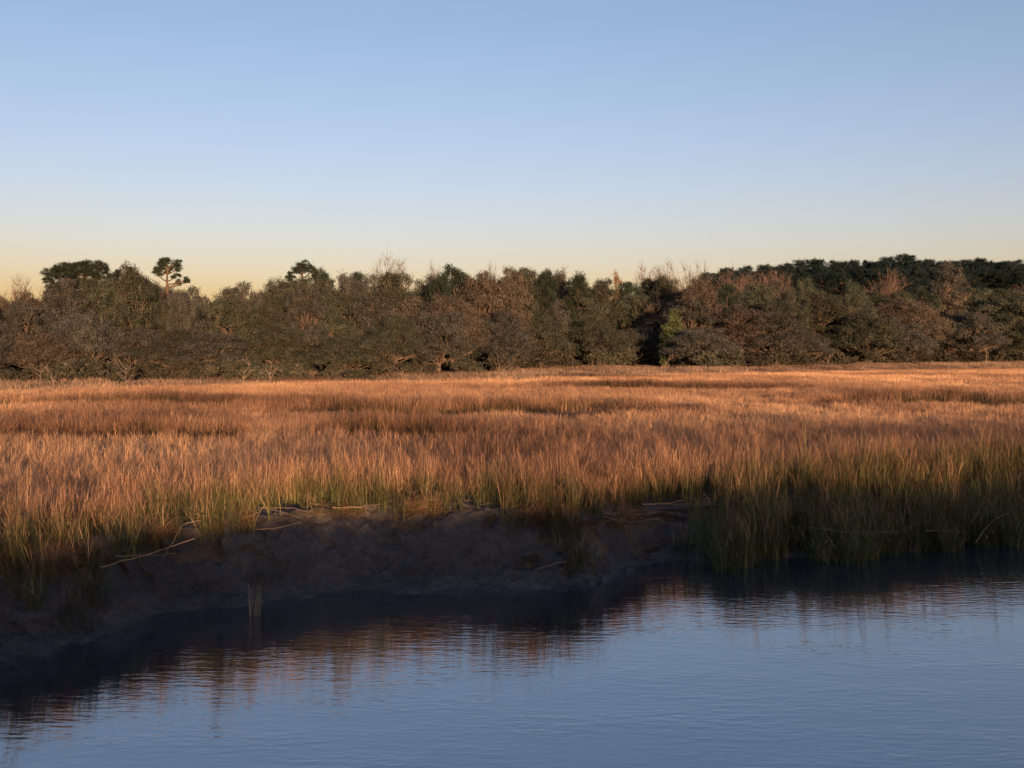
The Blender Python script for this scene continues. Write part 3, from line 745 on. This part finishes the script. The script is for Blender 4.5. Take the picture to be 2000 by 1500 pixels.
pad_pine('lone slender pine rising clear above the canopy', 116, 328,
         [(318, 514, 12, 7, 0), (338, 513, 13, 7, .3), (327, 510, 10, 5, -.4), (308, 525, 9, 7, .2), (350, 522, 8, 6, 0), (306, 535, 7, 5, .1), (324, 526, 9, 6, .5), (345, 538, 8, 5, 0), (350, 548, 6, 6, .2), (367, 545, 5, 6, 0), (363, 549, 5, 3, 0)],
         [(326, 600), (327, 565), (326, 545), (329, 520)], .22, 1)
pad_pine('broad domed pine standing highest at the left of the wood', 112, 165,
         [(100, 535, 14, 9, 0), (112, 526, 15, 8, .5), (130, 520, 16, 7, -.5), (150, 517, 16, 7, .4), (172, 514, 17, 7, 0), (190, 518, 15, 7, .5), (205, 526, 13, 8, -.3), (215, 540, 12, 9, .2), (150, 535, 18, 9, -1), (180, 536, 18, 9, -1), (125, 542, 16, 9, -1), (96, 550, 12, 8, 0), (165, 552, 20, 9, -1), (110, 560, 16, 9, -.6), (140, 562, 18, 9, -.5), (195, 560, 18, 9, -.6), (215, 562, 14, 9, 0), (190, 540, 17, 9, .3), (186, 550, 18, 9, 0), (182, 526, 18, 8, -1.2), (140, 528, 18, 8, -1.2)],
         [(163, 640), (160, 585), (165, 540), (168, 520)], .32, 2)
pad_pine('open-branched pine crown on the skyline left of centre', 128, 592,
         [(588, 516, 13, 7, 0), (600, 518, 12, 7, .3), (575, 524, 11, 6, 0), (610, 528, 10, 7, .4), (568, 535, 10, 6, 0), (592, 531, 12, 6, -.6), (565, 545, 10, 5, .2), (615, 540, 9, 7, 0)],
         [(598, 620), (594, 570), (590, 545), (590, 522)], .26, 3)
pad_pine('domed dark pine tucked right of the broad domed pine', 116, 232,
         [(228, 536, 12, 8, 0), (240, 545, 13, 9, .4), (218, 548, 12, 8, -.3), (232, 558, 15, 9, -.5)], [(232, 620), (231, 560), (230, 542)], .22, 4)

# dead trees on the marsh edge
def dead_tree(px, py, d, hpx, label, seed, lean=0., nb=5, spread=.8):
    r = np.random.default_rng(seed); x = (px-1000)/F*d; z0 = float(marsh_z(np.array([x]), np.array([d]))[0]); hgt = .8*hpx*d/F + .4
    o = bpy.data.objects.new('dead_tree', None); COL.objects.link(o); o.location = (x, d, z0); o['label'] = label; o['category'] = 'dead tree'; o['group'] = 'dead trees along the wood edge'
    tr = np.stack([np.linspace(0, lean*hgt, 7)+r.normal(0, .04*hgt, 7), r.normal(0, .04*hgt, 7), np.linspace(-.2, hgt, 7)], -1); tr[0, :2] = 0
    rr = max(.03, .016*hgt) * (d/100)**.5
    V_, F_ = tube(tr, np.linspace(rr, rr*.35, 7), 6); obj('trunk', mesh('dead_trunk', V_, F_, M_DEAD, smooth=True), o)
    for b in range(nb):
        i = int(r.integers(2, 6)); L = hgt*(.35+.35*r.random()); s = 1 if b % 2 else -1
        e_ = tr[i]+np.array([s*spread*L*(.5+.6*r.random()), r.normal(0, .3)*L, L*(.25+.7*r.random())])
        p = bez(tr[i], (tr[i]+e_)/2+r.normal(0, .16, 3)*L, e_, 7)
        ps = [tube(p, np.linspace(rr*.6, rr*.2, 7), 5)]
        for q in range(2):
            j = int(r.integers(3, 6)); e2 = p[j]+r.normal(0, .25, 3)*L+np.array([0, 0, .2*L]); ps.append(tube(bez(p[j], (p[j]+e2)/2+r.normal(0, .05, 3)*L, e2, 4), np.linspace(rr*.3, rr*.12, 4), 4))
        V_, F_ = join(ps); obj('branch', mesh('dead_branch', V_, F_, M_DEAD, smooth=True), o)
for a_ in ((818, 735, 96, 26, 'forked pale dead tree, the larger of two left of centre', 1, .1, 6, 1.0), (790, 742, 95, 26, 'crooked small dead tree beside the larger forked one', 2, -.1, 4, .9),
           (985, 735, 108, 26, 'fan-branched low dead tree at the marsh edge in mid picture', 3, .1, 8, 1.3), (1012, 735, 109, 20, 'leaning dead stem next to the fan-branched dead tree', 4, .5, 3, .8),
           (1056, 735, 108, 38, 'upright thin dead trunk standing before the dark wood', 5, 0, 4, .5), (1300, 722, 150, 30, 'pale curved dead tree at the dark bay of the wood', 6, .2, 4, .8),
           (1378, 718, 154, 22, 'splayed dead branches at the wood edge below the cedar', 7, -.3, 5, 1.2), (1515, 715, 160, 30, 'leaning dead tree among brush right of the cedar', 8, -.5, 4, .8),
           (1770, 708, 186, 26, 'small dead stem before brush under the ridge', 9, .1, 4, .6), (1925, 712, 184, 34, 'thin dead pole near the right end of the wood', 10, .05, 3, .4),
           (75, 752, 80, 40, 'crooked dead tree with bent arms at the left of the wood', 11, .15, 5, 1.0), (105, 752, 81, 46, 'pale dead trunk leaning beside the crooked dead tree', 12, -.25, 4, .7),
           (245, 750, 84, 44, 'tangled dead tree under the lone pine', 13, 0, 9, .8), (475, 745, 90, 50, 'forked pale dead tree under the left skyline dip', 14, .25, 5, .6),
           (525, 745, 90, 52, 'slender forked dead tree left of the open-branched pine', 15, .1, 5, .6), (1460, 716, 158, 26, 'short dead stump-like stem by the brush', 16, .1, 3, .6),
           (1615, 712, 168, 24, 'thin leaning dead stem before the low oaks', 17, .3, 3, .6), (1850, 708, 190, 30, 'forked dead stem at the brushy edge under the ridge', 18, -.1, 4, .6)):
    dead_tree(*a_)

# ---------------------------------------------------------------- fallen reeds, tufts on the bank
def reed(pts, rad, label, group='fallen reed stems on the bank'):
    pts = np.array(pts, float); n = 10
    p = np.stack([np.interp(np.linspace(0, len(pts)-1, n), np.arange(len(pts)), pts[:, k]) for k in range(3)], -1)
    p[1:-1] += rng.normal(0, .008, (n-2, 3))
    V_, F_ = tube(p, np.linspace(rad*.6, rad*.28, n), 6)
    obj('reed_stem', mesh('reed_stem', V_, F_, M_REED, smooth=True), label=label, category='reed', group=group)
for (q, rad, lab) in (
    ([(195, 1108, 15.6), (290, 1083, 15.7), (380, 1052, 16.0)], .016, 'long straw-coloured reed lying aslant on the mud below the grass'),
    ([(225, 1086, 15.7), (300, 1084, 15.7), (345, 1080, 15.8)], .009, 'thin reed crossing the long slanting reed'),
    ([(320, 1090, 15.7), (340, 1055, 16.0), (356, 1025, 16.3)], .008, 'thin upright reed rising from the long slanting reed'),
    ([(650, 991, 18.9), (700, 990, 18.9), (745, 984, 19.0)], .014, 'pale reed lying level in the grass left of centre'),
    ([(500, 1034, 17.3), (550, 1030, 17.4), (590, 1019, 17.6)], .010, 'thin bent reed lying on top of the bank'),
    ([(1045, 1113, 18.3), (1080, 1101, 18.3), (1108, 1098, 18.4)], .016, 'short pale stick on the lower mud near the gully'),
    ([(1180, 1010, 20.0), (1230, 1020, 20.1), (1290, 1013, 20.4)], .012, 'straw reed in the wrack above the gully, lowest'),
    ([(1185, 1010, 20.0), (1220, 1025, 20.1), (1245, 1042, 20.1)], .012, 'straw reed drooping towards the gully'),
    ([(1255, 985, 20.6), (1300, 984, 20.7), (1335, 977, 20.9)], .011, 'straw reed lying across the grass foot above the gully'),
    ([(1240, 1006, 20.6), (1290, 1000, 20.7), (1340, 1006, 20.9)], .011, 'straw reed bridging the wrack beside the right-hand grass'),
    ([(1270, 1010, 20.6), (1300, 1020, 20.6), (1342, 1026, 20.7)], .010, 'straw reed slanting down at the right of the wrack'),
    ([(1580, 1030, 20.6), (1660, 1040, 20.5), (1760, 1040, 20.6), (1790, 1022, 20.8)], .010, 'long bowed reed lying across the green grass over water'),
    ([(1810, 1037, 21.2), (1850, 1037, 21.3), (1890, 1040, 21.4)], .010, 'short level reed at the grass edge over water'),
    ([(1905, 1060, 21.8), (1940, 1015, 22.0), (1970, 1002, 22.4)], .014, 'dark bent stick rising from water at the right edge'),
    ([(1890, 1028, 22.0), (1912, 1000, 22.0), (1915, 985, 22.2)], .009, 'thin dark twig above the bent stick')):
    reed([P(*k) for k in q], rad, lab)
def tuft_obj(name, base, n, rad, h0, h1, width, lean, seed, matl, label, g=.6):
    V_, F_, rn, hh = blades(n, rad, h0, h1, width, lean, seed, 4)
    o = obj(name, mesh(name, V_, F_, matl, {'rnd': rn, 'hgt': hh}), label=label, category='grass tuft'); o.location = base
    return o
def plain_grass(name, stops):
    m, t, b = mat(name); t.links.new(ramp(t, attr(t, 'rnd'), stops), b.inputs['Base Color']); b.inputs['Roughness'].default_value = .7
    return m
M_TG = plain_grass('green_tuft', [(0, (.07, .085, .025)), (.6, (.13, .14, .04)), (1, (.24, .2, .09))])
M_TS = plain_grass('straw_tuft', [(0, (.13, .11, .07)), (.6, (.2, .17, .11)), (1, (.3, .25, .17))])
tuft_obj('grass_tuft', P(497, 1215, 16.4)*np.array([1, 1, 0]), 26, .10, .25, .75, .013, .25, 5, M_TS, 'dead grass tuft standing in the water below the bank')
tuft_obj('grass_tuft', bank_surf(482, .8), 34, .16, .3, .75, .013, .7, 6, M_TG, 'green grass tuft hanging on the mud face below the lip')
tuft_obj('grass_tuft', bank_surf(1105, .62), 22, .2, .3, .8, .012, .9, 7, M_TG, 'loose green tuft slumped on the mud left of the gully')
tuft_obj('grass_tuft', bank_surf(1425, .12), 60, .28, .25, .6, .014, .6, 8, M_TG, 'bright green tuft at the water edge right of the gully')
tuft_obj('grass_tuft', bank_surf(1340, .5), 30, .3, .3, .75, .012, .9, 9, M_TS, 'straw-coloured tuft leaning over the gully mud')
# wrack: tangled dead straw on the lip, and dead blades hanging over it
def straw(name, spans, label, seed):
    r = np.random.default_rng(seed); parts = []
    for p0, p1, k, t0, t1 in spans:
        for q in range(k):
            b = bank_surf(r.uniform(p0, p1), r.uniform(t0, t1)) + np.array([0, -.03, .04+.05*r.random()])
            a_ = r.normal(0, .5) + (math.pi if r.random() < .5 else 0); L = .3+.7*r.random()
            d = np.array([math.cos(a_), .35*math.sin(a_)-.1, r.normal(-.05, .16)])
            pts = np.stack([b+d*L*f+np.array([0, 0, -.10*L*f*f])+r.normal(0, .012, 3) for f in (-.5, -.2, .15, .5)])
            parts.append(tube(pts, np.linspace(.006, .003, 4), 4))
    V_, F_ = join(parts); obj(name, mesh(name, V_, F_, M_REED, smooth=True), kind='stuff', label=label, category='wrack')
straw('reed_wrack', [(1150, 1400, 46, .8, 1.5), (1400, 1480, 10, .3, .8)], 'tangle of dead straw washed up above the gully', 1)
straw('reed_litter', [(-60, 480, 22, .8, 1.25), (480, 1150, 20, .85, 1.2)], 'scattered dead straw along the lip of the mud bank', 2)
nh = 900; ph = rng.uniform(-120, 1420, nh); th_ = rng.uniform(.84, 1.08, nh)
ch = N1.fbm(ph/45.0, 0*ph+3, 3); kh = ch > .1
bp_ = np.array([bank_surf(a_, b_) for a_, b_ in zip(ph, th_)])
rh = np.stack([rng.normal(1.35, .4, nh), rng.normal(0, .3, nh), rng.normal(0, .7, nh)], -1)
scatter('hanging_dead_grass', bp_[kh], rh[kh], np.stack([.8*np.ones(nh)]*2+[.18+.3*rng.random(nh)], -1)[kh], rng.integers(0, 10, nh)[kh], np.clip(rng.normal(.3, .4, nh), 0, 1)[kh], .12*rng.random(nh)[kh], C_NEAR, kind='stuff',
        label='dead grass hanging over the lip of the mud bank', category='grass')
